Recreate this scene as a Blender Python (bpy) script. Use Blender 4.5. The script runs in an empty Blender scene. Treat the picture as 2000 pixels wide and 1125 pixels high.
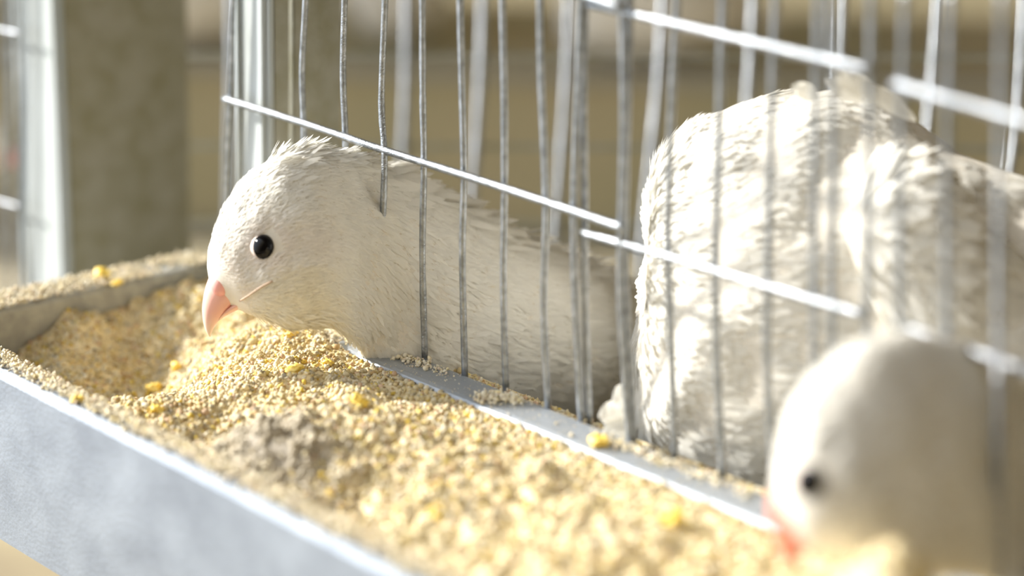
import bpy, math, random
import numpy as np
from mathutils import Vector, Matrix, noise
random.seed(7); RNG = np.random.default_rng(11)
scene = bpy.context.scene
COL = scene.collection

# ------------------------------------------------------------------ camera, sky, sun, exposure
FPX = 4000.0; CX, CY = 1000.0, 562.5
_x = np.array([-4100., -1412., FPX]); _x /= np.linalg.norm(_x)
_d = np.array([-450., 12440., FPX]); _d -= _x * _d.dot(_x); _d /= np.linalg.norm(_d)
RX, RZ = -_x, -_d
R = np.array([RX, np.cross(RZ, RX), RZ])            # camera (right, down, forward) -> world
def ray(px, py): return R @ np.array([(px - CX) / FPX, (py - CY) / FPX, 1.0])
CAM = -0.5 * ray(750, 400)
FWD = R @ np.array([0, 0, 1.0]); RIGHT = R @ np.array([1.0, 0, 0]); UPV = R @ np.array([0, -1.0, 0])
def at(px, py, t): return CAM + ray(px, py) * t
def onX(px, py, x): r = ray(px, py); return CAM + r * ((x - CAM[0]) / r[0])
def onY(px, py, y): r = ray(px, py); return CAM + r * ((y - CAM[1]) / r[1])
def onZ(px, py, z): r = ray(px, py); return CAM + r * ((z - CAM[2]) / r[2])

cd = bpy.data.cameras.new('camera'); cam = bpy.data.objects.new('camera', cd); COL.objects.link(cam)
cd.sensor_width = 36.0; cd.lens = FPX * 36 / 2000; cd.clip_start = 0.01; cd.clip_end = 50
M = Matrix.Identity(4)
for i in range(3):
    M[i][0], M[i][1], M[i][2], M[i][3] = RIGHT[i], UPV[i], -FWD[i], CAM[i]
cam.matrix_world = M
cd.dof.use_dof = True; cd.dof.focus_distance = 0.495; cd.dof.aperture_fstop = 4.5
scene.camera = cam

SUN = Vector((-0.76, -0.40, 0.45)).normalized()      # direction towards the sun
sd = bpy.data.lights.new('sun', 'SUN'); sd.energy = 9.5; sd.angle = 0.045; sd.color = (1.0, 0.96, 0.88)
so = bpy.data.objects.new('sun', sd); COL.objects.link(so)
so.rotation_euler = SUN.to_track_quat('Z', 'Y').to_euler()

w = bpy.data.worlds.new('sky'); scene.world = w; w.use_nodes = True
nt = w.node_tree; nt.nodes.clear()
wo = nt.nodes.new('ShaderNodeOutputWorld'); bg = nt.nodes.new('ShaderNodeBackground')
tc = nt.nodes.new('ShaderNodeTexCoord'); dot = nt.nodes.new('ShaderNodeVectorMath'); dot.operation = 'DOT_PRODUCT'
dot.inputs[1].default_value = Vector((-0.82, -0.28, 0.50)).normalized()
mr = nt.nodes.new('ShaderNodeMapRange'); mr.inputs[1].default_value = -1; mr.inputs[2].default_value = 1
cr = nt.nodes.new('ShaderNodeValToRGB')
cr.color_ramp.elements[0].position = 0.43; cr.color_ramp.elements[0].color = (0.07, 0.05, 0.025, 1)
cr.color_ramp.elements[1].position = 0.95; cr.color_ramp.elements[1].color = (1.35, 1.50, 1.70, 1)
e = cr.color_ramp.elements.new(0.60); e.color = (0.62, 0.53, 0.36, 1)
nt.links.new(tc.outputs['Generated'], dot.inputs[0]); nt.links.new(dot.outputs['Value'], mr.inputs[0])
nt.links.new(mr.outputs[0], cr.inputs[0]); nt.links.new(cr.outputs[0], bg.inputs[0]); nt.links.new(bg.outputs[0], wo.inputs[0])
bg.inputs[1].default_value = 1.5
vs = scene.view_settings; vs.view_transform = 'Standard'; vs.look = 'None'; vs.gamma = 1.0; vs.use_curve_mapping = False
vs.exposure = 0.12
scene.cycles.diffuse_bounces = 8; scene.cycles.max_bounces = 14

# ------------------------------------------------------------------ materials
def mat(name, col, rough=0.6, metal=0.0, var=None, scale=40.0, bump=0.0, bscale=200.0, stretch=None, spec=0.5, lo=0.35, hi=0.7):
    m = bpy.data.materials.new(name); m.use_nodes = True
    n = m.node_tree.nodes; l = m.node_tree.links; b = n['Principled BSDF']
    b.inputs['Base Color'].default_value = (*col, 1); b.inputs['Roughness'].default_value = rough
    b.inputs['Metallic'].default_value = metal; b.inputs['Specular IOR Level'].default_value = spec
    if var or bump:
        t = n.new('ShaderNodeTexCoord'); mp = n.new('ShaderNodeMapping')
        if stretch: mp.inputs['Scale'].default_value = stretch
        l.new(t.outputs['Object'], mp.inputs['Vector'])
    if var:
        ns = n.new('ShaderNodeTexNoise'); ns.inputs['Scale'].default_value = scale; ns.inputs['Detail'].default_value = 6
        r = n.new('ShaderNodeValToRGB'); r.color_ramp.elements[0].position = lo; r.color_ramp.elements[1].position = hi
        r.color_ramp.elements[0].color = (*col, 1); r.color_ramp.elements[1].color = (*var, 1)
        l.new(mp.outputs[0], ns.inputs['Vector']); l.new(ns.outputs['Fac'], r.inputs[0]); l.new(r.outputs[0], b.inputs['Base Color'])
    if bump:
        nb = n.new('ShaderNodeTexNoise'); nb.inputs['Scale'].default_value = bscale; nb.inputs['Detail'].default_value = 4
        bm_ = n.new('ShaderNodeBump'); bm_.inputs['Strength'].default_value = bump; bm_.inputs['Distance'].default_value = 0.001
        l.new(mp.outputs[0], nb.inputs['Vector']); l.new(nb.outputs['Fac'], bm_.inputs['Height']); l.new(bm_.outputs[0], b.inputs['Normal'])
    return m

def attr_mat(name, rough=0.8, transl=0.0, spec=0.2):
    m = bpy.data.materials.new(name); m.use_nodes = True
    n = m.node_tree.nodes; l = m.node_tree.links; b = n['Principled BSDF']
    a = n.new('ShaderNodeAttribute'); a.attribute_name = 'tint'
    l.new(a.outputs['Color'], b.inputs['Base Color']); b.inputs['Roughness'].default_value = rough; b.inputs['Specular IOR Level'].default_value = spec
    if transl:
        tr = n.new('ShaderNodeBsdfTranslucent'); mx = n.new('ShaderNodeMixShader'); mx.inputs[0].default_value = transl
        gm = n.new('ShaderNodeNewGeometry'); l.new(gm.outputs['True Normal'], tr.inputs['Normal']); l.new(a.outputs['Color'], tr.inputs[0]); l.new(b.outputs[0], mx.inputs[1]); l.new(tr.outputs[0], mx.inputs[2])
        l.new(mx.outputs[0], n['Material Output'].inputs[0])
    return m

M_GALV = mat('galvanized_sheet', (0.27, 0.30, 0.35), 0.5, 0.75, (0.38, 0.42, 0.48), 60, 0.15, 900, spec=0.5)
M_GALVD = mat('dusty_galvanized', (0.30, 0.30, 0.285), 0.6, 0.2, (0.42, 0.42, 0.39), 300, 0.3, 1500)
M_FLANGE = mat('flange_steel', (0.33, 0.36, 0.40), 0.48, 0.5, (0.42, 0.45, 0.49), 120, 0.15, 1200, stretch=(0.3, 1, 1))
M_WIRE = mat('wire_zinc', (0.26, 0.28, 0.30), 0.32, 0.88, (0.48, 0.51, 0.55), 500, 0.3, 2500, spec=0.6)
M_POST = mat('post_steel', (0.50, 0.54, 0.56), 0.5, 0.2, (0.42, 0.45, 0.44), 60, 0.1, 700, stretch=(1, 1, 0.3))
M_SHADE = mat('steel_shade_tone', (0.36, 0.36, 0.31), 0.6, 0.1, (0.27, 0.265, 0.185), 120, 0.2, 900)  # darker steel with shade put into the colour: post sides, rear horizontals
M_WALL = mat('plaster_tan', (0.72, 0.64, 0.45), 0.9, 0, (0.62, 0.56, 0.39), 3)
M_FLOOR = mat('barn_floor', (0.20, 0.16, 0.11), 0.9, 0, (0.46, 0.40, 0.26), 7)
M_CEIL = mat('roof_boards', (0.24, 0.20, 0.14), 0.9, 0, (0.20, 0.16, 0.11), 5)
M_TRAY = mat('tray_tan', (0.47, 0.42, 0.295), 0.8, 0, (0.39, 0.375, 0.255), 8)
M_BOARD = mat('cage_floor_board', (0.40, 0.34, 0.23), 0.85, 0, (0.30, 0.26, 0.17), 60, 0.3, 300)
M_SKIN = mat('bird_skin', (0.72, 0.68, 0.60), 0.85, 0, (0.78, 0.74, 0.67), 300, spec=0.2)
M_FARW = mat('white_plumage', (0.92, 0.91, 0.88), 0.9, 0, (0.86, 0.84, 0.80), 60, spec=0.1)
M_BEAK = attr_mat('beak_horn', 0.38, 0.12, 0.5)
M_EYE = mat('eye_black', (0.003, 0.003, 0.004), 0.10, spec=0.22)
M_LID = mat('eyelid_skin', (0.70, 0.60, 0.54), 0.6)
M_GAPE = mat('gape_line', (0.50, 0.36, 0.26), 0.7)
M_FEATH = attr_mat('white_feathers', 0.85, 0.42, 0.15)
M_FEED = attr_mat('feed_meal', 0.85, 0.0, 0.2)
M_CORN = mat('corn', (0.82, 0.55, 0.06), 0.45, 0, (0.86, 0.68, 0.22), 400)

# ------------------------------------------------------------------ mesh helpers
def link(name, me, m=None, parent=None, smooth=True):
    o = bpy.data.objects.new(name, me); COL.objects.link(o)
    if m: me.materials.append(m)
    if smooth: me.polygons.foreach_set('use_smooth', [True] * len(me.polygons))
    if parent:
        o.parent = parent; o.location = -parent.location
    return o
def mesh(name, V, Fc):
    me = bpy.data.meshes.new(name); me.from_pydata([tuple(v) for v in V], [], [tuple(f) for f in Fc]); me.update(); return me
def fast_mesh(name, V, loops, sizes):
    me = bpy.data.meshes.new(name); V = np.asarray(V, np.float32); loops = np.asarray(loops, np.int32); sizes = np.asarray(sizes, np.int32)
    me.vertices.add(len(V)); me.vertices.foreach_set('co', V.ravel())
    me.loops.add(len(loops)); me.loops.foreach_set('vertex_index', loops)
    me.polygons.add(len(sizes)); st = np.concatenate([[0], np.cumsum(sizes)[:-1]]).astype(np.int32)
    me.polygons.foreach_set('loop_start', st); me.polygons.foreach_set('loop_total', sizes)
    me.update(calc_edges=True); me.validate(); return me
def tint(me, C):
    a = me.color_attributes.new('tint', 'FLOAT_COLOR', 'POINT'); C = np.asarray(C, np.float32)
    a.data.foreach_set('color', np.concatenate([C, np.ones((len(C), 1), np.float32)], 1).ravel())
def thing(name, label, cat, loc=(0, 0, 0), group=None):
    o = bpy.data.objects.new(name, None); COL.objects.link(o); o.location = Vector([float(c) for c in loc]); o.empty_display_size = 0.01
    return tag(o, label, cat, group)
def tag(o, label, cat, group=None):
    o['label'] = label; o['category'] = cat
    if group: o['group'] = group
    return o
def struct(o): o['kind'] = 'structure'; return o
def box_mesh(name, x0, x1, y0, y1, z0, z1, bev=0.0):
    import bmesh
    bm = bmesh.new(); bmesh.ops.create_cube(bm, size=1)
    for v in bm.verts: v.co = Vector(((x0 + x1) / 2 + v.co.x * (x1 - x0), (y0 + y1) / 2 + v.co.y * (y1 - y0), (z0 + z1) / 2 + v.co.z * (z1 - z0)))
    if bev: bmesh.ops.bevel(bm, geom=bm.edges[:], offset=bev, segments=2, affect='EDGES')
    me = bpy.data.meshes.new(name); bm.to_mesh(me); bm.free(); return me
def tube(name, pts, r, seg=10, wob=0.0):
    P = [Vector([float(c) for c in p]) for p in pts]
    Q = []
    for i in range(len(P) - 1):                      # Catmull-Rom through the bends
        p0, p1, p2, p3 = P[max(i - 1, 0)], P[i], P[i + 1], P[min(i + 2, len(P) - 1)]
        k = max(2, int((p2 - p1).length / 0.004))
        for j in range(k):
            t = j / k
            Q.append(0.5 * ((2 * p1) + (p2 - p0) * t + (2 * p0 - 5 * p1 + 4 * p2 - p3) * t * t + (3 * p1 - p0 - 3 * p2 + p3) * t ** 3))
    Q.append(P[-1]); V = []; Fc = []
    a = (Q[-1] - Q[0]).normalized(); u = a.orthogonal().normalized(); v = a.cross(u)
    for i, q in enumerate(Q):
        rr = r * (1 + wob * noise.noise(q * 400))
        for k in range(seg):
            th = 2 * math.pi * k / seg; V.append(q + u * (math.cos(th) * rr) + v * (math.sin(th) * rr))
    n = len(Q)
    for i in range(n - 1):
        for k in range(seg):
            b = (k + 1) % seg; Fc.append((i * seg + k, i * seg + b, (i + 1) * seg + b, (i + 1) * seg + k))
    Fc.append(tuple(range(seg - 1, -1, -1))); Fc.append(tuple((n - 1) * seg + k for k in range(seg)))
    return mesh(name, V, Fc)
def ball(name, c, r, sq=(1, 1, 1), nu=24, nv=16, bump=0.0):
    V = []; Fc = []
    for i in range(nv + 1):
        for j in range(nu):
            th = math.pi * i / nv; ph = 2 * math.pi * j / nu
            d = Vector((math.sin(th) * math.cos(ph), math.sin(th) * math.sin(ph), math.cos(th)))
            k = r * (1 + bump * noise.noise(d * 1.7 + Vector([float(x) * 500 for x in c])))
            V.append(Vector([float(x) for x in c]) + Vector((d.x * sq[0], d.y * sq[1], d.z * sq[2])) * k)
    for i in range(nv):
        for j in range(nu):
            b = (j + 1) % nu; Fc.append((i * nu + j, (i + 1) * nu + j, (i + 1) * nu + b, i * nu + b))
    me = mesh(name, V, Fc)
    import bmesh
    bm = bmesh.new(); bm.from_mesh(me); bmesh.ops.remove_doubles(bm, verts=bm.verts, dist=1e-7); bm.to_mesh(me); bm.free()
    return me

# ------------------------------------------------------------------ setting
struct(link('wall_back', box_mesh('wall_back', -4.0, 2.0, 1.10, 1.16, -0.9, 0.62), M_WALL, smooth=False))
struct(link('floor', box_mesh('floor', -4.0, 2.0, -1.5, 1.16, -0.94, -0.90), M_FLOOR, smooth=False))
struct(link('ceiling', box_mesh('ceiling', -4.0, 2.0, -0.25, 1.16, 0.62, 0.66), M_CEIL, smooth=False))

# ------------------------------------------------------------------ feed trough
RIM = -0.036
XE0, XE1, XR = -0.092, -0.0815, 0.36
t = thing('feed_trough', 'galvanized sheet metal feed trough filled with meal below the wire cage front', 'trough', (0.1, -0.04, -0.083))
def strip(name, prof, x0, x1, th, m, parent, bev=0.0006):
    """an extruded sheet profile (y, z points) with thickness"""
    P = [Vector((0, a, b)) for a, b in prof]; off = []
    for i in range(len(P)):
        d = (P[min(i + 1, len(P) - 1)] - P[max(i - 1, 0)]).normalized(); off.append(Vector((0, -d.z, d.y)) * th)
    n = len(P); V = []; nx = 40
    for k in range(nx + 1):
        x = x0 + (x1 - x0) * k / nx
        dz = 0.0004 * noise.noise(Vector((x * 14, 3.1, 0)))
        for q in P: V.append((x, q.y, q.z + dz))
        for q, o_ in zip(P, off): V.append((x, q.y + o_.y, q.z + o_.z + dz))
    Fc = []; s = 2 * n
    for k in range(nx):
        for i in range(n - 1):
            a = k * s + i; Fc.append((a, a + 1, a + 1 + s, a + s)); b = k * s + n + i; Fc.append((b, b + s, b + 1 + s, b + 1))
        a = k * s; Fc.append((a, a + s, a + n + s, a + n)); b = k * s + n - 1; Fc.append((b, b + n, b + n + s, b + s))
    for k in (0, nx):
        for i in range(n - 1): a = k * s + i; Fc.append((a, a + n, a + n + 1, a + 1))
    return link(name, mesh(name, V, Fc), m, parent, smooth=False)
# front wall: outer sheet with a folded-over top edge, bottom with a small return
strip('front_wall', [(-0.066, -0.0835), (-0.0800, -0.0825), (-0.0830, -0.0800), (-0.0832, -0.060), (-0.0832, -0.0375), (-0.0828, -0.0364), (-0.0818, -0.0359), (-0.0790, -0.0359), (-0.0782, -0.0364), (-0.0780, -0.0375), (-0.0780, -0.050)], XE0 + 0.002, XR, 0.0004, M_GALV, t)
strip('rear_flange', [(-0.0106, -0.062), (-0.0106, -0.0370), (-0.0102, -0.0363), (-0.0094, -0.0360), (-0.0005, -0.0360), (0.0, -0.0364), (0.0, -0.0400)], -0.027, XR, 0.0004, M_FLANGE, t)
# end plate: an upright sheet with a wide folded top
Ve = []; 
prof = [(-0.0812, -0.082), (-0.0812, -0.0372), (-0.0815, -0.0364), (-0.0822, -0.0360), (-0.0918, -0.0360), (-0.0925, -0.0365), (-0.0926, -0.082)]
ny = 24; y0, y1 = -0.0826, 0.010
for k in range(ny + 1):
    yy = y0 + (y1 - y0) * k / ny
    for (a, b) in prof: Ve.append((a + 0.0004 * noise.noise(Vector((0, yy * 40, 2))), yy, b + 0.0005 * noise.noise(Vector((5, yy * 30, 0)))))
Fe = []; s = len(prof)
for k in range(ny):
    for i in range(s - 1): a = k * s + i; Fe.append((a, a + 1, a + 1 + s, a + s))
    Fe.append((k * s + s - 1, k * s, k * s + s, k * s + 2 * s - 1))
Fe.append(tuple(range(s - 1, -1, -1))); Fe.append(tuple(ny * s + i for i in range(s)))
link('end_plate', mesh('end_plate', Ve, Fe), M_GALVD, t, smooth=False)['label'] = 'grey dusty end plate'
strip('trough_bottom', [(-0.080, -0.0823), (0.0104, -0.0823)], XE1, XR, 0.0006, M_GALV, t)
strip('rear_wall', [(0.0104, -0.0823), (0.0104, -0.0420)], XE1, -0.012, 0.0004, M_GALV, t)

# ------------------------------------------------------------------ feed
def N3(x, y, s, seed): return noise.noise(Vector((x * s, y * s, seed)))
def H(x, y):
    g = lambda cx, cy, rx, ry: math.exp(-(((x - cx) / rx) ** 2 + ((y - cy) / ry) ** 2))
    h = -0.0395
    h += 0.0065 * g(-0.016, -0.012, 0.022, 0.020)
    h -= 0.0125 * g(-0.056, -0.030, 0.018, 0.016) + 0.0150 * g(-0.040, -0.050, 0.020, 0.018)
    h -= 0.0100 * max(0, min(1, (-0.040 - y) / 0.020)) * max(0, min(1, (-0.040 - x) / 0.03))
    h -= 0.0025 * g(-0.060, -0.020, 0.022, 0.020)
    h += 0.0035 * g(0.030, -0.040, 0.030, 0.022)
    h += 0.0030 * g(0.095, -0.030, 0.035, 0.025)
    h += 0.0300 * g(0.190, -0.053, 0.017, 0.014)
    lump = g(0.034, -0.060, 0.013, 0.009)
    h += 0.0060 * lump + 0.004 * lump * N3(x, y, 180, 8)
    h -= 0.0055 * g(0.012, -0.058, 0.010, 0.010) + 0.004 * g(0.055, -0.064, 0.020, 0.010)
    h -= 0.0060 * max(0, min(1, (-0.066 - y) / 0.010)) * max(0, min(1, (0.16 - x) / 0.05))
    h += 0.0026 * N3(x, y, 55, 1.3) + 0.0018 * N3(x, y, 150, 4.7) + 0.0013 * N3(x, y, 380, 2.2)
    d = -0.0115 - y
    if d < 0.014 and x > -0.006:
        k = max(0, min(1, 1.6 - 1.6 * d / 0.014)) * min(1, (x + 0.006) / 0.012); h = h * (1 - k) + (RIM - 0.0007 - 0.08 * max(0, d) + 0.0005 * N3(x, y, 300, 6)) * k
    if d < -0.0009 and x > -0.027:
        k = max(0, min(1, (x + 0.022) / 0.010)); h = h * (1 - k) + -0.0400 * k
    return max(h, -0.075)
gx0, gx1, gy0, gy1 = -0.0810, 0.300, -0.0778, 0.0100
nx, ny = 520, 120
V = np.zeros((nx + 1, ny + 1, 3)); HG = np.zeros((nx + 1, ny + 1))
for i in range(nx + 1):
    x = gx0 + (gx1 - gx0) * i / nx
    for j in range(ny + 1):
        y = gy0 + (gy1 - gy0) * j / ny; HG[i, j] = H(x, y); V[i, j] = (x, y, HG[i, j])
idx = np.arange((nx + 1) * (ny + 1)).reshape(nx + 1, ny + 1)
quads = np.stack([idx[:-1, :-1], idx[1:, :-1], idx[1:, 1:], idx[:-1, 1:]], -1).reshape(-1, 4)
bedV = V.reshape(-1, 3)
PAL = np.array([(0.80, 0.68, 0.42), (0.84, 0.76, 0.56), (0.90, 0.85, 0.73), (0.82, 0.62, 0.14), (0.60, 0.44, 0.25), (0.50, 0.46, 0.38), (0.76, 0.56, 0.42), (0.88, 0.73, 0.26)])
PW = np.array([.27, .27, .16, .05, .08, .07, .06, .04]); PW /= PW.sum()
def grey_w(x, y):
    g = lambda cx, cy, rx, ry: math.exp(-(((x - cx) / rx) ** 2 + ((y - cy) / ry) ** 2))
    return min(1, g(0.034, -0.060, 0.018, 0.012) * 1.3 + 0.8 * g(-0.006, -0.007, 0.007, 0.006) + 0.6 * max(0, N3(x, y, 90, 9.1) - 0.25))
def grains(P, rad, C, flat=0.75):
    """many little irregular grains as one mesh"""
    ph = (1 + 5 ** 0.5) / 2
    I = np.array([(-1, ph, 0), (1, ph, 0), (-1, -ph, 0), (1, -ph, 0), (0, -1, ph), (0, 1, ph), (0, -1, -ph), (0, 1, -ph), (ph, 0, -1), (ph, 0, 1), (-ph, 0, -1), (-ph, 0, 1)]) / math.sqrt(1 + ph * ph)
    T = np.array([(0, 11, 5), (0, 5, 1), (0, 1, 7), (0, 7, 10), (0, 10, 11), (1, 5, 9), (5, 11, 4), (11, 10, 2), (10, 7, 6), (7, 1, 8), (3, 9, 4), (3, 4, 2), (3, 2, 6), (3, 6, 8), (3, 8, 9), (4, 9, 5), (2, 4, 11), (6, 2, 10), (8, 6, 7), (9, 8, 1)])
    n = len(P); q = RNG.normal(size=(n, 4)); q /= np.linalg.norm(q, axis=1, keepdims=True)
    w_, x_, y_, z_ = q.T
    Rm = np.stack([1 - 2 * (y_ * y_ + z_ * z_), 2 * (x_ * y_ - z_ * w_), 2 * (x_ * z_ + y_ * w_), 2 * (x_ * y_ + z_ * w_), 1 - 2 * (x_ * x_ + z_ * z_), 2 * (y_ * z_ - x_ * w_), 2 * (x_ * z_ - y_ * w_), 2 * (y_ * z_ + x_ * w_), 1 - 2 * (x_ * x_ + y_ * y_)], -1).reshape(n, 3, 3)
    sc = np.stack([RNG.uniform(.8, 1.35, n), RNG.uniform(.7, 1.1, n), RNG.uniform(.45, .9, n)], -1)
    B = I[None] * (1 + RNG.uniform(-.22, .22, (n, 12, 1))) * sc[:, None, :]
    Vv = np.einsum('nij,nkj->nki', Rm, B) * rad[:, None, None] + P[:, None, :]
    Fv = (T[None] + 12 * np.arange(n)[:, None, None]).reshape(-1, 3)
    return Vv.reshape(-1, 3), Fv, np.repeat(C, 12, 0)
def feed_cols(n): 
    return np.array((0.77, 0.74, 0.66)) * PAL[RNG.choice(len(PAL), n, p=PW)] * RNG.uniform(.86, 1.1, (n, 1))
def sampleH(x, y):
    fi = (x - gx0) / (gx1 - gx0) * nx; fj = (y - gy0) / (gy1 - gy0) * ny
    i = np.clip(fi.astype(int), 0, nx - 1); j = np.clip(fj.astype(int), 0, ny - 1); a = fi - i; b = fj - j
    return HG[i, j] * (1 - a) * (1 - b) + HG[i + 1, j] * a * (1 - b) + HG[i, j + 1] * (1 - a) * b + HG[i + 1, j + 1] * a * b
gp, gr, gc = [], [], []
for (xa, xb, n, r0, r1) in ((-0.081, 0.075, 30000,   .00026, .00085), (0.075, 0.21, 15000, .00030, .00068), (-0.081, 0.21, 900, .0007, .0012)):
    x = RNG.uniform(xa, xb, n); y = RNG.uniform(gy0 + .0006, gy1 - .0006, n); r = r0 + (r1 - r0) * RNG.random(n) ** 1.8
    P = np.stack([x, y, sampleH(x, y) + r * RNG.uniform(-.2, .7, n)], -1)
    C = feed_cols(n); gw = np.array([grey_w(a, b) for a, b in zip(x, y)])
    sel = RNG.random(n) < gw; C[sel] = np.array((0.50, 0.44, 0.34)) * RNG.uniform(.7, 1.2, (sel.sum(), 1))
    gp.append(P); gr.append(r); gc.append(C)
gV, gF, gC = grains(np.concatenate(gp), np.concatenate(gr), np.concatenate(gc))
bC = np.tile(np.array((0.78, 0.66, 0.42)), (len(bedV), 1)) * RNG.uniform(.85, 1.08, (len(bedV), 1))
for k in range(len(bedV)):
    g = grey_w(bedV[k, 0], bedV[k, 1]); bC[k] = bC[k] * (1 - g) + np.array((0.45, 0.40, 0.33)) * g
me = fast_mesh('poultry_feed', np.concatenate([bedV, gV]), np.concatenate([quads.ravel(), (gF + len(bedV)).ravel()]), np.concatenate([np.full(len(quads), 4), np.full(len(gF), 3)]))
tint(me, np.concatenate([bC, gC]))
f = link('poultry_feed', me, M_FEED); f['kind'] = 'stuff'
tag(f, 'crumbly yellow and cream ground feed heaped in the metal trough', 'feed')
# crumbs lying on the rims
def rim_crumbs(n, fx, r0, r1):
    P, Rr = [], []
    while len(P) < n:
        q = fx()
        if q is None: continue
        r = r0 + (r1 - r0) * random.random() ** 2
        P.append((q[0], q[1], RIM + 0.0004 + (q[2] if len(q) > 2 else 0) + r * 0.5)); Rr.append(r)
    return np.array(P), np.array(Rr)
def on_end():
    x, y = random.uniform(-.0922, -.0812), random.uniform(-.082, .009)
    return (x, y, random.random() ** 3 * .0012) if noise.noise(Vector((x * 90, y * 60, 1))) > -0.35 or random.random() < .25 else None
def on_front():
    x, y = random.uniform(-.09, .20), random.gauss(-.0783, .0018)
    return (x, y, random.random() ** 3 * .0012) if -.0826 < y < -.0755 and noise.noise(Vector((x * 60, 0, 3))) > -0.5 else None
PATCH = [(-.014, -.006, .010, .004, 1.0), (.012, -.0035, .010, .0022, .6), (.020, -.003, .008, .002, .4), (.046, -.0062, .0035, .004, .9), (.050, -.003, .003, .002, .5), (.092, -.004, .014, .002, .6), (.115, -.003, .016, .002, .4), (.15, -.006, .02, .004, .7)]
def on_lip():
    c = random.choices(PATCH, [p[4] for p in PATCH])[0]
    x, y = random.gauss(c[0], c[2] * .55), random.gauss(c[1], c[3] * .6)
    return (x, y, random.random() ** 2 * .0009) if -.0104 < y < -.0006 else None
def on_lip_dust():
    return random.uniform(-.02, .2), random.uniform(-.0104, -.0006), 0
pk = [rim_crumbs(3200, on_end, .00020, .00062), rim_crumbs(6500, on_front, .00022, .00062), rim_crumbs(1500, on_lip, .0002, .0007), rim_crumbs(700, on_lip_dust, .00010, .00022)]
P = np.concatenate([a for a, _ in pk]); r = np.concatenate([b for _, b in pk])
a, b, c = grains(P, r, feed_cols(len(P)))
me = fast_mesh('spilled_feed', a, b.ravel(), np.full(len(b), 3)); tint(me, c * .6 + np.array((0.88, 0.84, 0.74)) * .4)
f = link('spilled_feed', me, M_FEED); f['kind'] = 'stuff'
tag(f, 'pale feed crumbs and dust scattered along the trough rims', 'feed')
# loose bits of corn that stand out
def corn(px, py, mode, r, label):
    if mode == 'rim': p = onZ(px, py, RIM + r * .8)
    else:
        p = onZ(px, py, -0.040)
        for _ in range(12): p = onZ(px, py, H(p[0], p[1]) + r * 0.45)
    o = link('corn_piece', ball('corn_piece', (0, 0, 0), r, (random.uniform(1, 1.25), random.uniform(.75, 1), random.uniform(.45, .8)), 20, 14, 0.75), M_CORN)
    o.location = Vector([float(v) for v in p]); o.rotation_euler = (random.uniform(-.5, .5), random.uniform(-.5, .5), random.uniform(0, 6))
    tag(o, label, 'corn', 'loose bits of yellow corn')
corn(200, 536, 'rim', .0021, 'large yellow corn bit perched on the dusty end rim of the trough')
corn(228, 553, 'rim', .0013, 'small flat corn bit beside the large one on the end rim')
corn(150, 780, 'rim', .0014, 'blurred yellow corn bit on the front rim of the trough')
corn(1170, 862, 'rim', .0020, 'bright yellow corn bit on the rear flange beside the white chest tuft')
corn(578, 722, 'bed', .0020, 'cream and yellow broken corn half on the heap below the chin')
corn(640, 708, 'bed', .0013, 'bright yellow corn chip on the heap just below the flange tip')
corn(570, 650, 'bed', .0015, 'yellow corn chip under the throat of the feeding quail')
corn(302, 757, 'bed', .0018, 'orange tan corn flake lying in the shaded hollow of feed')
corn(345, 715, 'bed', .0014, 'dull yellow corn flake upright in the shaded hollow of feed')
corn(780, 748, 'bed', .0012, 'small vivid yellow corn chip near the flange edge behind the heap')
corn(855, 1010, 'bed', .0019, 'blurred yellow corn bit low in the feed near the bottom edge of the photo')
corn(700, 782, 'bed', .0017, 'pale yellow corn flake midway down the sunlit heap')
corn(305, 800, 'bed', .0014, 'yellow corn chip at the shadow edge of the heap')
corn(1310, 1015, 'bed', .0022, 'blurred yellow corn bit in feed left of the dark shaded quail')

# ------------------------------------------------------------------ wire panels
def panel(name_label, loc, verts, hors, rv=0.00080, rh=0.00100, yv=0.0, yh=-0.0014, zt=0.075, zb=-0.0362, group=None, name='cage_front_panel'):
    t = thing(name, name_label, 'wire mesh', loc, group)
    for path in verts:
        pts = [onY(p_[0], p_[1], yv + (p_[2] if len(p_) > 2 else 0)) for p_ in path]
        if len(path) >= 2:
            if path[0][1] <= 0:                       # carry the wire on above the frame
                d = (pts[0] - pts[1]); pts.insert(0, pts[0] + d / max(d[2], 1e-6) * (zt - pts[0][2]) if d[2] > 0 else pts[0])
            e = pts[-1].copy(); e[2] = zb; pts.append(e) if pts[-1][2] > zb + .001 else None
        link('vertical_wire', tube('vertical_wire', pts, rv, wob=.12), M_WIRE, t)
    for path in hors:
        link('horizontal_wire', tube('horizontal_wire', [onY(px, py, yh) for px, py in path], rh, wob=.12), M_WIRE, t)
    return t
panel('wire mesh panel over the sharply focused quail, its free end beside the bright post', (0, 0, -.036), [
    [(455, 0), (450, 150), (444, 280), (440, 420), (437, 545)],
    [(597, 0), (590, 140), (594, 270), (594, 420), (602, 605)],
    [(673, 0), (670, 150), (675, 290), (672, 450), (676, 640)],
    [(752, 0), (745, 200), (751, 300, -.0016), (748, 420, -.0030), (745, 505, -.0012), (750, 672)],
    [(825, 0), (826, 200), (828, 320), (825, 500), (830, 703)],
    [(899, 0), (902, 150), (906, 340), (903, 500), (908, 736)],
    [(981, 0), (985, 200), (985, 400), (983, 560), (988, 762)],
    [(1055, 0), (1057, 150), (1066, 400), (1062, 600), (1070, 798)],
    [(1135, 0), (1127, 200), (1120, 420), (1124, 600), (1135, 822)],
    [(1214, 0), (1218, 200), (1213, 440), (1212, 600), (1230, 868)]],
    [[(438, 193), (600, 243), (750, 293), (983, 367), (1222, 447)], [(800, -105), (1000, -50), (1215, 14)]])
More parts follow.
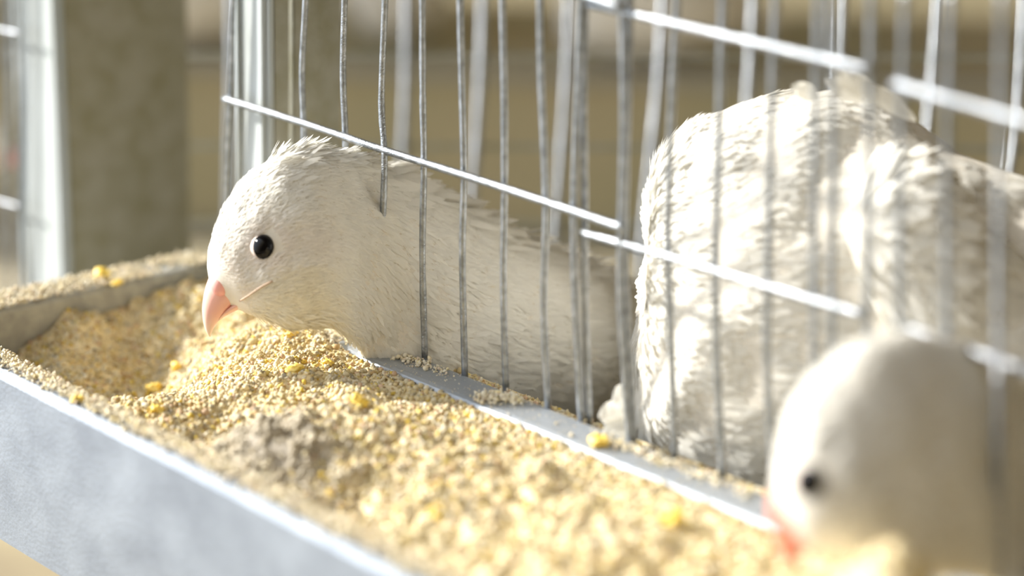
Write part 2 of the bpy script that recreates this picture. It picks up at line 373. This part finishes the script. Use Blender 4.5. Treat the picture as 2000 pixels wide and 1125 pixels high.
panel('wire mesh panel overlapping its neighbour in front of the large white hunched quail', (0.1, 0, -.036), [
    [(1143, 0), (1140, 200), (1142, 400), (1143, 600), (1152, 830)],
    [(1230, 0), (1226, 200), (1220, 440), (1224, 600), (1238, 872)],
    [(1322, 0), (1310, 250), (1305, 470), (1312, 700), (1318, 905)],
    [(1412, 0), (1405, 250), (1398, 500), (1400, 700), (1412, 940)],
    [(1515, 0), (1505, 300), (1500, 530), (1498, 700), (1512, 980)],
    [(1598, 0), (1592, 300), (1590, 530), (1590, 700), (1600, 1010)],
    [(1622, 0), (1628, 300), (1624, 530), (1626, 700), (1636, 1020)],
    [(1702, 0), (1698, 300), (1694, 530), (1694, 700), (1700, 1045)]],
    [[(1138, 455), (1300, 500), (1500, 560), (1694, 617)], [(1150, 8), (1400, 66), (1703, 138)]], yv=0.002, yh=0.0004)
panel('wire mesh panel at the right edge in front of the shaded feeding quail', (0.2, 0, -.036), [
    [(1768, 0), (1760, 300), (1758, 600), (1764, 1070)],
    [(1856, 0), (1850, 300), (1850, 600), (1856, 1105)],
    [(1958, 0), (1952, 300), (1950, 700, -.0045), (1950, 900, -.0115), (1952, 1140, -.0125)],
    [(2066, 0), (2060, 300), (2058, 700), (2064, 1180)],
    [(2180, 0), (2176, 300), (2172, 700), (2180, 1220)]],
    [[(1772, 640), (1850, 668), (2000, 722), (2190, 790)], [(1745, 163), (1850, 193), (2000, 236), (2190, 292)]], yv=0.0, yh=-0.0014)

# neighbouring cage's front at the far left
panel('wire mesh panel of the neighbouring cage at the left edge, blurred', (-.19, 0, -.05), [
    [(-70, 0), (-72, 300), (-74, 560)], [(-28, 0), (-30, 300), (-30, 570)], [(14, 0), (15, 200), (12, 400), (12, 570)], [(36, 0), (38, 300), (36, 570)]],
    [[(-80, 40), (40, 66)], [(-80, 372), (40, 404)]], zb=-.09, rh=.0006)

# ------------------------------------------------------------------ posts
def post(label, x0, x1, ya, yb, yc, z0, z1):
    t = thing('cage_post', label, 'post', ((x0 + x1) / 2, ya, z0))
    link('front_face', box_mesh('front_face', x0, x1, ya, ya + .0016, z0, z1, .0004), M_POST, t, smooth=False)['label'] = 'bright front face'
    link('front_rib', box_mesh('front_rib', x1 - .0042, x1 - .0015, ya - .0012, ya + .0002, z0, z1, .0005), M_POST, t, smooth=False)
    link('front_rib', box_mesh('front_rib', x0 + .0005, x0 + .0022, ya - .0010, ya + .0002, z0, z1, .0004), M_POST, t, smooth=False)
    link('side_face', box_mesh('side_face', x1 - .0016, x1, ya + .0012, yb, z0, z1, .0004), M_SHADE, t, smooth=False)['label'] = 'grey side face with shade in its colour'
    if yc: link('side_face', box_mesh('side_face', x1 - .0030, x1 - .0008, yb + .0018, yc, z0, z1, .0004), M_SHADE, t, smooth=False)  # side faces get a darker steel than the front, standing in for shade
    return t
post('steel cage post behind the feeding quail, bright front face with grooves', -.0635, -.0490, .003, .0095, .0275, -.12, .12)
pY = None
post('wide steel cage post farther left, broad grey side face beside the end rim', -.174, -.1485, .003, .0480, None, -.14, .12)

# ------------------------------------------------------------------ rear mesh inside the cage (square, coarse)
def lerp(a, b, s): return a + (b - a) * s
def rear(px, py): return at(px, py, lerp(.70, .63, (px - 100) / 1900))
t = thing('rear_mesh', 'coarse square wire mesh at the back of the cage, behind all the quails', 'wire mesh', rear(1000, 560))
for (xt, xm, xb) in ((280, 278, 268), (452, 450, 446), (622, 620, 614), (795, 788, 778), (944, 930, 915), (1113, 1098, 1082), (1296, 1274, 1256), (1472, 1452, 1430), (1645, 1628, 1604), (1834, 1806, 1775), (2000, 1978, 1950), (2180, 2150, 2120)):
    link('vertical_wire', tube('vertical_wire', [rear(xt + 3, -60), rear(xt, 0), rear((xt + xm) / 2 + 2, 150), rear(xm, 287), rear(xb, 470), rear(xb - 12, 640)], .00155), M_WIRE, t)
for py in (108, 287, 436, 610):
    link('horizontal_wire', tube('horizontal_wire', [rear(px, py + (px - 1000) * .004) + FWD * .0022 for px in range(90, 2300, 300)], .0009), M_SHADE, t)  # horizontals coloured darker than the verticals to look shaded
_fp = [(-.19, .004), (.60, .004), (.60, .40), (.29, .40), (-.19, .032)]
link('cage_floor', mesh('cage_floor', [(x, y, -.0720) for x, y in _fp] + [(x, y, -.0750) for x, y in _fp],
     [(0, 1, 2, 3, 4), (9, 8, 7, 6, 5)] + [(i, i + 5, (i + 1) % 5 + 5, (i + 1) % 5) for i in range(5)]), M_BOARD, None, smooth=False)
tag(bpy.data.objects['cage_floor'], 'tan cage floor board under the white quails', 'cage floor')

# ------------------------------------------------------------------ birds
def spline(A, sub):
    A = np.asarray(A, float); out = []
    for i in range(len(A) - 1):
        p0, p1, p2, p3 = A[max(i - 1, 0)], A[i], A[i + 1], A[min(i + 2, len(A) - 1)]
        for j in range(sub):
            s = j / sub
            out.append(.5 * (2 * p1 + (p2 - p0) * s + (2 * p0 - 5 * p1 + 4 * p2 - p3) * s * s + (3 * p1 - p0 - 3 * p2 + p3) * s ** 3))
    out.append(A[-1]); return np.array(out)
def loft(T, B, W, wd, nth=56, sub=8, lump=0.0, lscale=120, expo=1.0):
    T = spline(T, sub); B = spline(B, sub); W = np.maximum(spline(np.asarray(W, float)[:, None], sub)[:, 0], 1e-4)
    C = (T + B) / 2; A = (T - B) / 2
    th = np.arange(nth) * 2 * np.pi / nth; c, s_ = np.cos(th), np.sin(th)
    ce = np.sign(c) * np.abs(c) ** expo; se = np.sign(s_) * np.abs(s_) ** expo
    S = C[:, None] + A[:, None] * ce[None, :, None] + wd[None, None] * (W[:, None] * se[None])[:, :, None]
    def normals(S):
        du = np.gradient(S, axis=0); dv = np.roll(S, -1, 1) - np.roll(S, 1, 1)
        n = np.cross(du, dv); n /= np.linalg.norm(n, axis=2, keepdims=True) + 1e-12
        sgn = np.sign(np.sum(n * (S - C[:, None]))); return n * sgn, du
    n, du = normals(S)
    if lump:
        for i in range(S.shape[0]):
            for j in range(nth):
                p = Vector([float(v) for v in S[i, j] * lscale]); S[i, j] += n[i, j] * lump * (noise.noise(p) + .5 * noise.noise(p * 2.3))
        n, du = normals(S)
    f = du / (np.linalg.norm(du, axis=2, keepdims=True) + 1e-12)
    return S, n, f, th
def loft_mesh(name, S):
    nu, nv = S.shape[:2]; V = list(S.reshape(-1, 3)); Fc = []
    for i in range(nu - 1):
        for k in range(nv): b = (k + 1) % nv; Fc.append((i * nv + k, (i + 1) * nv + k, (i + 1) * nv + b, i * nv + b))
    V.append(S[0].mean(0)); V.append(S[-1].mean(0)); a = len(V) - 2
    for k in range(nv): b = (k + 1) % nv; Fc.append((a, k, b)); Fc.append((a + 1, (nu - 1) * nv + b, (nu - 1) * nv + k))
    import bmesh
    me = mesh(name, V, Fc); bm = bmesh.new(); bm.from_mesh(me); bmesh.ops.recalc_face_normals(bm, faces=bm.faces); bm.to_mesh(me); bm.free()
    return me
def plumage(name, S, n, f, th, dens, L, W, tilt, colf, skip=None, parent=None, lim=60000):
    """dens/L/W/tilt: functions of (u 0..1, theta) -> value arrays; one blade-shaped feather per sample"""
    nu, nv = S.shape[:2]
    S2 = np.concatenate([S, S[:, :1]], 1); n2 = np.concatenate([n, n[:, :1]], 1); f2 = np.concatenate([f, f[:, :1]], 1)
    area = np.linalg.norm(np.cross(S2[1:, :-1] - S2[:-1, :-1], S2[:-1, 1:] - S2[:-1, :-1]), axis=2)
    uu = (np.arange(nu - 1) + .5)[:, None] / (nu - 1) * np.ones((1, nv)); tt = np.ones((nu - 1, 1)) * (th + th[1] / 2)[None]
    wgt = (area * dens(uu, tt)).ravel(); N = int(min(lim, wgt.sum())); pick = RNG.choice(len(wgt), N, p=wgt / wgt.sum())
    i, j = pick // nv, pick % nv; a = RNG.random(N)[:, None]; b = RNG.random(N)[:, None]
    bl = lambda X: X[i, j] * (1 - a) * (1 - b) + X[i + 1, j] * a * (1 - b) + X[i, j + 1] * (1 - a) * b + X[i + 1, j + 1] * a * b
    p, nn, ff = bl(S2), bl(n2), bl(f2)
    u = (i + a[:, 0]) / (nu - 1); tv = th[j] + b[:, 0] * th[1]
    if skip is not None:
        k = ~skip(p); p, nn, ff, u, tv = p[k], nn[k], ff[k], u[k], tv[k]; N = len(p)
    nn /= np.linalg.norm(nn, axis=1, keepdims=True); s = np.cross(nn, ff); s /= np.linalg.norm(s, axis=1, keepdims=True); ff = np.cross(s, nn)
    ang = RNG.normal(0, .22, N)[:, None]; ff, s = ff * np.cos(ang) + s * np.sin(ang), s * np.cos(ang) - ff * np.sin(ang)
    ll = (L(u, tv) * RNG.uniform(.7, 1.25, N))[:, None]; ww = (W(u, tv) * RNG.uniform(.7, 1.2, N))[:, None]; ta = (tilt(u, tv) * RNG.uniform(.5, 1.4, N))[:, None]
    pts = []
    for q, wq in ((0, .45), (.45, 1.0), (.8, .7)):
        c = p - nn * .0002 + ff * ll * q * np.cos(ta) + nn * ll * (q * np.sin(ta) - .16 * q * q)
        dip = -nn * ww * .10
        pts += [c - s * ww * wq * .5 + dip, c + s * ww * wq * .5 + dip]
    pts.append(p - nn * .0002 + ff * ll * np.cos(ta) + nn * ll * (np.sin(ta) - .16))
    V = np.stack(pts, 1).reshape(-1, 3); base = 7 * np.arange(N)[:, None]
    quad = np.concatenate([base + np.array([0, 2, 3, 1]), base + np.array([2, 4, 5, 3])], 0); tri = base + np.array([4, 6, 5])
    me = fast_mesh(name, V, np.concatenate([quad.ravel(), tri.ravel()]), np.concatenate([np.full(2 * N, 4), np.full(N, 3)]))
    C = np.repeat(colf(u, tv, p) * RNG.uniform(.95, 1.03, (N, 1)), 7, 0); tint(me, C)
    o = link(name, me, M_FEATH, parent)
    nr = np.repeat(nn + ff * .15 + RNG.normal(0, .07, (N, 3)), 7, 0); nr /= np.linalg.norm(nr, axis=1, keepdims=True)
    me.normals_split_custom_set_from_vertices([tuple(v) for v in nr])
    return o
K = lambda v: (lambda u, t: np.full_like(np.asarray(u, float), v))
WHITE = np.array((0.965, 0.955, 0.92))
def rings(rows):
    T = [at(r[0], r[1], r[5]) for r in rows]; B = [at(r[2], r[3], r[5]) for r in rows]; return np.array(T), np.array(B), np.array([r[4] * .001 for r in rows])
def hit_near(S, px, py):
    """point of the body surface nearest the camera along a line of sight"""
    P = S.reshape(-1, 3) - CAM; t_ = P @ FWD; x = (P @ RIGHT) / t_ * FPX + CX; y = -(P @ UPV) / t_ * FPX + CY
    d = (x - px) ** 2 + (y - py) ** 2; k = np.argsort(d)[:40]; k = k[np.argsort(t_[k])][:6]
    return at(px, py, float(t_[k].mean()))
def beak_part(name, rows, wd, tip, parent, base_c, tip_c, nth=28):
    T, B, W = rings(rows); S, n, f, th = loft(T, B, W, wd, nth, 8, expo=.9)
    me = loft_mesh(name, S); nu = S.shape[0]
    u = np.repeat(np.linspace(0, 1, nu), nth); u = np.concatenate([u, [0, 1]])
    s = np.clip((u - tip) / (1 - tip), 0, 1)[:, None]
    tint(me, np.array(base_c) * (1 - s) + np.array(tip_c) * s)
    return link(name, me, M_BEAK, parent)

# --- the sharply focused quail
q = thing('quail', 'white quail in sharp focus, head out through the wires above the feed', 'bird', at(900, 760, .52))
rows1 = [(407, 536, 452, 600, 3.6, .4908), (405, 505, 478, 607, 6.0, .4906), (414, 452, 508, 622, 8.6, .4904), (444, 396, 548, 636, 10.4, .4902), (490, 338, 598, 642, 11.6, .4904),
         (540, 304, 642, 640, 12.0, .4912), (600, 289, 668, 650, 11.9, .4932), (668, 298, 692, 672, 11.8, .4970), (738, 322, 722, 715, 12.6, .5050), (808, 357, 772, 780, 17, .5145),
         (900, 400, 850, 850, 23, .5245), (1000, 456, 960, 870, 27, .534), (1100, 492, 1070, 875, 28, .543), (1200, 535, 1180, 870, 25, .549), (1290, 600, 1270, 845, 17, .554), (1350, 680, 1340, 800, 8, .557), (1400, 730, 1400, 765, 3, .559)]
T, B, W = rings(rows1)
S, n, f, th = loft(T, B, W, FWD, 64, 8, lump=.0007, lscale=110)
body = link('body', loft_mesh('body', S), M_SKIN, q)
eyeP = hit_near(S, 515, 483)
beak_part('upper_beak', [(418, 528, 520, 560, 3.6, 0.4908), (409, 541, 492, 574, 4.4, 0.4908), (402, 560, 468, 588, 4.3, 0.4905), (397, 583, 448, 604, 3.6, 0.4902), (395, 606, 432, 620, 2.8, 0.4900), (397, 628, 420, 636, 1.9, 0.4898), (402, 646, 413, 651, 1.0, 0.4896), (408, 657, 411, 658, .35, 0.4895)], FWD, .55, q, (0.86, 0.50, 0.42), (0.90, 0.80, 0.62))['label'] = 'pink upper beak with pale tip'
beak_part('lower_beak', [(508, 560, 498, 588, 3.5, 0.4908), (472, 582, 469, 603, 3.3, 0.4907), (450, 598, 448, 613, 2.5, 0.4905), (436, 610, 435, 621, 1.6, 0.4902), (426, 622, 425, 629, .7, 0.4900)], FWD, .5, q, (0.84, 0.52, 0.44), (0.88, 0.66, 0.52))
pc = hit_near(S, 432, 556); pc = at(431, 557, .4868)
o = link('cere', ball('cere', pc, .0024, (1, 1, 1.15)), None, q); me = o.data; me.materials.append(M_BEAK); tint(me, np.tile(np.array((0.92, 0.46, 0.42)), (len(me.vertices), 1)))
toC = -ray(515, 483); toC /= np.linalg.norm(toC)
link('eyelid', ball('eyelid', eyeP - toC * .0021, .0034, (1, 1, 1)), M_LID, q)
link('eye', ball('eye', eyeP - toC * .0010, .00275, (1, 1, 1.12), 32, 24), M_EYE, q)['label'] = 'glossy black eye'
toL = -ray(500, 570); toL /= np.linalg.norm(toL)
link('gape', tube('gape', [hit_near(S, gx, gy) + toL * .00030 for gx, gy in ((468, 588), (486, 577), (503, 565), (518, 556), (532, 549))], .00022, 8), M_GAPE, q)['label'] = 'thin pinkish mouth line'
def sk(p): return (np.linalg.norm(p - eyeP, axis=1) < .0035) | (((p - CAM) @ FWD > 0) & (np.linalg.norm(p - at(448, 580, .4875), axis=1) < .0040))
def cf(u, tv, p):
    c = np.tile(WHITE, (len(u), 1)); k = np.exp(-(np.linalg.norm(p - at(612, 470, .478), axis=1) / .006) ** 2)[:, None]
    k2 = (np.exp(-(np.linalg.norm(p - at(455, 535, .486), axis=1) / .0045) ** 2) * .30 + np.exp(-(np.linalg.norm(p - at(512, 486, .480), axis=1) / .0052) ** 2) * .22)[:, None]
    c = c * (1 - k2) + np.array((0.84, 0.60, 0.52)) * k2
    c = c * (1 - .14 * k) + np.array((0.66, 0.50, 0.46)) * .14 * k
    yl = np.exp(-((u - .28) / .10) ** 2)[:, None] * (np.cos(tv) < -.3)[:, None] * .25
    return c * (1 - yl) + np.array((0.88, 0.80, 0.56)) * yl
hd = lambda u: 1 / (1 + np.exp((u - .47) / .02))                    # 1 on the head, 0 on the body
top = lambda t: np.clip(np.cos(t), 0, 1) ** 14
small = lambda u: np.clip(u / .18, .25, 1)
plumage('plumage', S, n, f, th, lambda u, t: 1e6 * (3.6 + 8.5 * hd(u) + 4 * (u < .2)), lambda u, t: .001 * (5.0 - 2.3 * hd(u)) * small(u),
        lambda u, t: .001 * (1.0 - .62 * hd(u)) * small(u), lambda u, t: .24 + .04 * hd(u), cf, sk, q, lim=160000)
crest = lambda u, t: 1e6 * 1.2 * (np.cos(t) < -.75) * (u > .10) * (u < .42) * .8 + 1e6 * 2.2 * top(t) * np.exp(-((u - .42) / .13) ** 2) * (u > .28) + 1e6 * .22 * top(t) * (u > .5) * (u < .82)
plumage('crest', S, n, f, th, crest, lambda u, t: np.where(u < .5, np.where(np.cos(t) > 0, .0058, .0040), .0095), lambda u, t: np.where(u < .5, np.where(np.cos(t) > 0, .0013, .0005), .0028), K(.46), lambda u, t, p: np.tile(WHITE, (len(u), 1)), sk, q)

# --- the hunched quail behind the wires
q = thing('quail', 'large white hunched quail standing behind the wires, sunlit on its chest', 'bird', at(1500, 1020, .475))
rows2 = [(1264, 430, 1250, 640, 5, 0.490), (1282, 325, 1232, 800, 15, 0.490), (1326, 258, 1236, 940, 23, 0.489), (1408, 210, 1300, 1010, 29, 0.488), (1522, 178, 1410, 1050, 33, 0.485), (1640, 172, 1530, 1060, 34, 0.482),
         (1740, 204, 1660, 1060, 34, 0.478), (1830, 264, 1790, 1040, 30, 0.473), (1920, 322, 1900, 1010, 24, 0.467), (2000, 370, 2000, 940, 18, 0.461), (2100, 440, 2100, 820, 12, 0.455), (2200, 520, 2200, 640, 5, 0.450), (2260, 560, 2260, 590, 2, 0.448)]
T, B, W = rings(rows2); S, n, f, th = loft(T, B, W, FWD, 56, 6, lump=.0030, lscale=42)
link('body', loft_mesh('body', S), M_SKIN, q)
wt = lambda u, tv, p: np.tile(WHITE, (len(u), 1))
plumage('plumage', S, n, f, th, K(2.6e6), K(.0062), K(.0015), K(.16), wt, None, q)
# folded wing with a rounded shoulder, on the side towards the wires
wr = [(1650, 420, 1650, 470, 2, .447), (1690, 345, 1690, 560, 6, .447), (1750, 318, 1740, 640, 8, .446), (1830, 345, 1800, 690, 8, .445), (1900, 420, 1880, 700, 7, .446), (1990, 500, 1980, 690, 5, .448), (2090, 580, 2085, 660, 2, .451)]
T, B, W = rings(wr); S, n, f, th = loft(T, B, W, FWD, 32, 5, lump=.0008, lscale=90)
wing = link('wing', loft_mesh('wing', S), M_SKIN, q)
plumage('wing_feathers', S, n, f, th, K(1e6), K(.010), K(.0030), K(.16), wt, None, q)
def feather_tuft(name, p, d, L, W_, parent, nrm):
    d = np.array(d) / np.linalg.norm(d); s = np.cross(d, nrm); s /= np.linalg.norm(s); V = []; Fc = []
    prof = [(0, .12), (.15, .55), (.4, 1), (.7, .9), (.88, .55), (1, .05)]
    for side in (0, 1):
        for k, wq in prof:
            c = np.array(p) + d * L * k - np.array(nrm) * L * .12 * k * k - np.array(nrm) * side * .0003
            V += [c - s * W_ * wq * .5 - np.array(nrm) * W_ * .08, c + np.array(nrm) * W_ * .06, c + s * W_ * wq * .5 - np.array(nrm) * W_ * .08]
    m_ = 3 * len(prof)
    for side in (0, 1):
        for i in range(len(prof) - 1):
            for k in (0, 1):
                a = side * m_ + i * 3 + k; q4 = (a, a + 1, a + 4, a + 3); Fc.append(q4 if side == 0 else q4[::-1])
    me = mesh(name, V, Fc); tint(me, np.tile(WHITE, (len(V), 1))); return link(name, me, M_FEATH, parent)
for (px, py, qx, qy, L, W_) in ((1690, 200, 1618, 158, .011, .0038), (1710, 196, 1640, 146, .013, .0036), (1740, 210, 1668, 150, .013, .004), (1790, 235, 1700, 170, .015, .0042), (1600, 190, 1560, 172, .008, .004)):
    a, b = at(px, py, .455), at(qx, qy, .452); feather_tuft('back_feather', a, b - a, L, W_, q, -FWD)
for (px, py, qx, qy, L, W_) in ((1232, 800, 1180, 812, .009, .006), (1238, 830, 1190, 845, .009, .006), (1236, 770, 1205, 780, .007, .006)):
    a, b = at(px, py, .460), at(qx, qy, .456); feather_tuft('chest_feather', a, b - a, L, W_, q, -FWD)

# --- the shaded quail feeding close to the camera
q = thing('quail', 'shaded blurred quail close up at the right, bent to the feed', 'bird', at(1950, 1250, .39))
rows3 = [(1512, 985, 1572, 1075, 4.5, 0.3585), (1510, 935, 1606, 1090, 7.5, 0.3585), (1522, 865, 1655, 1105, 10, 0.3595), (1552, 790, 1718, 1115, 11.6, 0.3620), (1602, 722, 1790, 1120, 12.6, 0.3655), (1675, 672, 1860, 1122, 13, 0.3695),
         (1758, 652, 1915, 1128, 12.6, 0.3745), (1850, 668, 1958, 1138, 11.6, 0.3815), (1935, 712, 1995, 1185, 11.5, 0.3925), (2020, 770, 2050, 1260, 17, 0.4030), (2120, 830, 2130, 1340, 23, 0.4100), (2240, 900, 2230, 1400, 28, 0.4180), (2360, 965, 2350, 1420, 26, 0.4260), (2460, 1060, 2450, 1380, 14, 0.4320), (2530, 1150, 2530, 1260, 4, 0.4370)]
T, B, W = rings(rows3); S, n, f, th = loft(T, B, W, FWD, 56, 8, lump=.0006, lscale=110)
link('body', loft_mesh('body', S), M_SKIN, q)
beak_part('upper_beak', [(1508, 962, 1598, 1004, 4.4, 0.3585), (1505, 990, 1582, 1026, 4.8, 0.3583), (1507, 1020, 1568, 1046, 4.0, 0.3583), (1514, 1050, 1554, 1066, 2.6, 0.3585), (1519, 1078, 1545, 1087, 1.6, 0.3583), (1526, 1100, 1536, 1104, .7, 0.3581)], FWD, .8, q, (0.80, 0.24, 0.17), (0.88, 0.55, 0.45))['label'] = 'reddish pink upper beak'
beak_part('lower_beak', [(1600, 1030, 1596, 1062, 3.2, 0.3593), (1575, 1052, 1572, 1075, 2.8, 0.3590), (1556, 1072, 1556, 1086, 1.8, 0.3587), (1544, 1090, 1545, 1096, .7, 0.3585)], FWD, .8, q, (0.80, 0.32, 0.24), (0.88, 0.55, 0.45))
eyeP = hit_near(S, 1580, 942); toC = -ray(1580, 942); toC /= np.linalg.norm(toC)
link('eyelid', ball('eyelid', eyeP - toC * .0019, .0033), M_LID, q)
link('eye', ball('eye', eyeP - toC * .0008, .0028, (1, 1, 1.1)), M_EYE, q)
ep3 = eyeP.copy()
plumage('plumage', S, n, f, th, lambda u, t: 1e6 * (1.0 + 2.6 * hd(u)), lambda u, t: .001 * (5.5 - 2.5 * hd(u)) * small(u), lambda u, t: .001 * (2.0 - 1.0 * hd(u)) * small(u), K(.28), wt, lambda p: (np.linalg.norm(p - ep3, axis=1) < .0040) | (np.linalg.norm(p - at(1540, 1030, .3550), axis=1) < .0062), q)

# --- quails far across the aisle, standing on a tray
def far_quail():
    q = thing('quail', '', 'bird', (0, 0, 0))
    X = np.array((1., 0, 0)); Zv = np.array((0, 0, 1.))
    R_ = [(-.052, .098, -.050, .090, 4), (-.046, .106, -.040, .084, 9), (-.034, .108, -.028, .080, 11), (-.022, .098, -.026, .060, 12), (-.010, .086, -.034, .040, 18), (.010, .080, -.026, .022, 26), (.035, .076, .006, .014, 30), (.058, .066, .040, .018, 25), (.076, .052, .064, .030, 14), (.092, .040, .088, .034, 4)]
    T = np.array([(a, 0, b) for a, b, c, d, w_ in R_]); B = np.array([(c, 0, d) for a, b, c, d, w_ in R_]); W = np.array([w_ * .001 for *_, w_ in R_])
    S, n, f, th = loft(T, B, W, np.array((0, 1., 0)), 36, 5, lump=.0012, lscale=80)
    me = loft_mesh('body', S); link('body', me, M_FARW, q)
    bm = mesh('beak', [(-.051, -.003, .097), (-.051, .003, .097), (-.050, .003, .091), (-.050, -.003, .091), (-.065, 0, .089)], [(0, 1, 4), (1, 2, 4), (2, 3, 4), (3, 0, 4), (0, 3, 2, 1)])
    o = link('beak', bm, M_BEAK, q); tint(bm, np.tile(np.array((0.85, 0.45, 0.38)), (5, 1)))
    for sy in (-1, 1): link('eye', ball('eye', (-.042, sy * .0088, .0965), .0028, nu=12, nv=8), M_EYE, q)
    return q
fq = far_quail(); first = True
def place_far(loc, yaw, label, sc=1.0, group='blurred quails across the aisle'):
    global first
    if first: r = fq; first = False
    else:
        r = fq.copy(); COL.objects.link(r)
        for ch in fq.children:
            c = ch.copy(); COL.objects.link(c); c.parent = r
    r.location = Vector([float(v) for v in loc]) - Vector((0, 0, .0135 * sc)); r.rotation_euler = (0, 0, yaw); r.scale = (sc, sc, sc); r['label'] = label
    if group: r['group'] = group
    return r
HZ = RIGHT - np.array((0, 0, RIGHT[2])); HZ /= np.linalg.norm(HZ); YAWR = math.atan2(HZ[1], HZ[0]); DP = np.array((-HZ[1], HZ[0], 0))
SH = at(760, 134, 1.10)                                            # front edge of the far tray
def shelf(dx, dy, dz=0): return SH + HZ * dx + DP * dy + np.array((0, 0, dz))
def slab(name, x0, x1, y0, y1, z0, z1, m, parent):
    V = [shelf(x, y, z) for z in (z0, z1) for x, y in ((x0, y0), (x1, y0), (x1, y1), (x0, y1))]
    return link(name, mesh(name, V, [(3, 2, 1, 0), (4, 5, 6, 7), (0, 1, 5, 4), (1, 2, 6, 5), (2, 3, 7, 6), (3, 0, 4, 7)]), m, parent, smooth=False)
t = thing('quail_cage', 'blurred tan fronted far cage holding white quails, seen between the wires', 'cage', shelf(0, 0, -.1))
slab('tray_top', -.6, .6, 0, .22, -.004, 0, M_TRAY, t)
slab('front_board', -.6, .6, 0, .006, -.092, -.004, M_TRAY, t)
slab('upper_bar', -.6, .6, -.006, 0, -.004, .004, M_GALVD, t)
slab('added_sun_hood', -1.4, .2, -.05, .42, .300, .306, M_TRAY, t)  # unseen board, added to keep the sun off the far tray and its birds
slab('lower_bar', -.6, .6, -.008, .004, -.100, -.092, M_GALVD, t)
place_far(shelf(-.135, .030), YAWR + .1, 'blurred white quail on the far tray, seen left of the bright post')
place_far(shelf(.000, .070), YAWR + 1.6, 'blurred white quail on the far tray, above the back of the sharp quail')
place_far(shelf(.125, .036), YAWR + .1, 'blurred white quail on the far tray, behind the overlapping mesh panels')
NB = at(-215, 690, .76)
place_far(NB, YAWR + 2.9, 'blurred white quail in the neighbouring cage at the left edge', 1.0, None)
link('cage_floor', box_mesh('cage_floor', -.70, -.20, .004, .16, float(NB[2]) - .003, float(NB[2])), M_BOARD, None, smooth=False)
tag(bpy.data.objects['cage_floor.001'], 'tan floor board of the neighbouring cage at the left edge', 'cage floor')
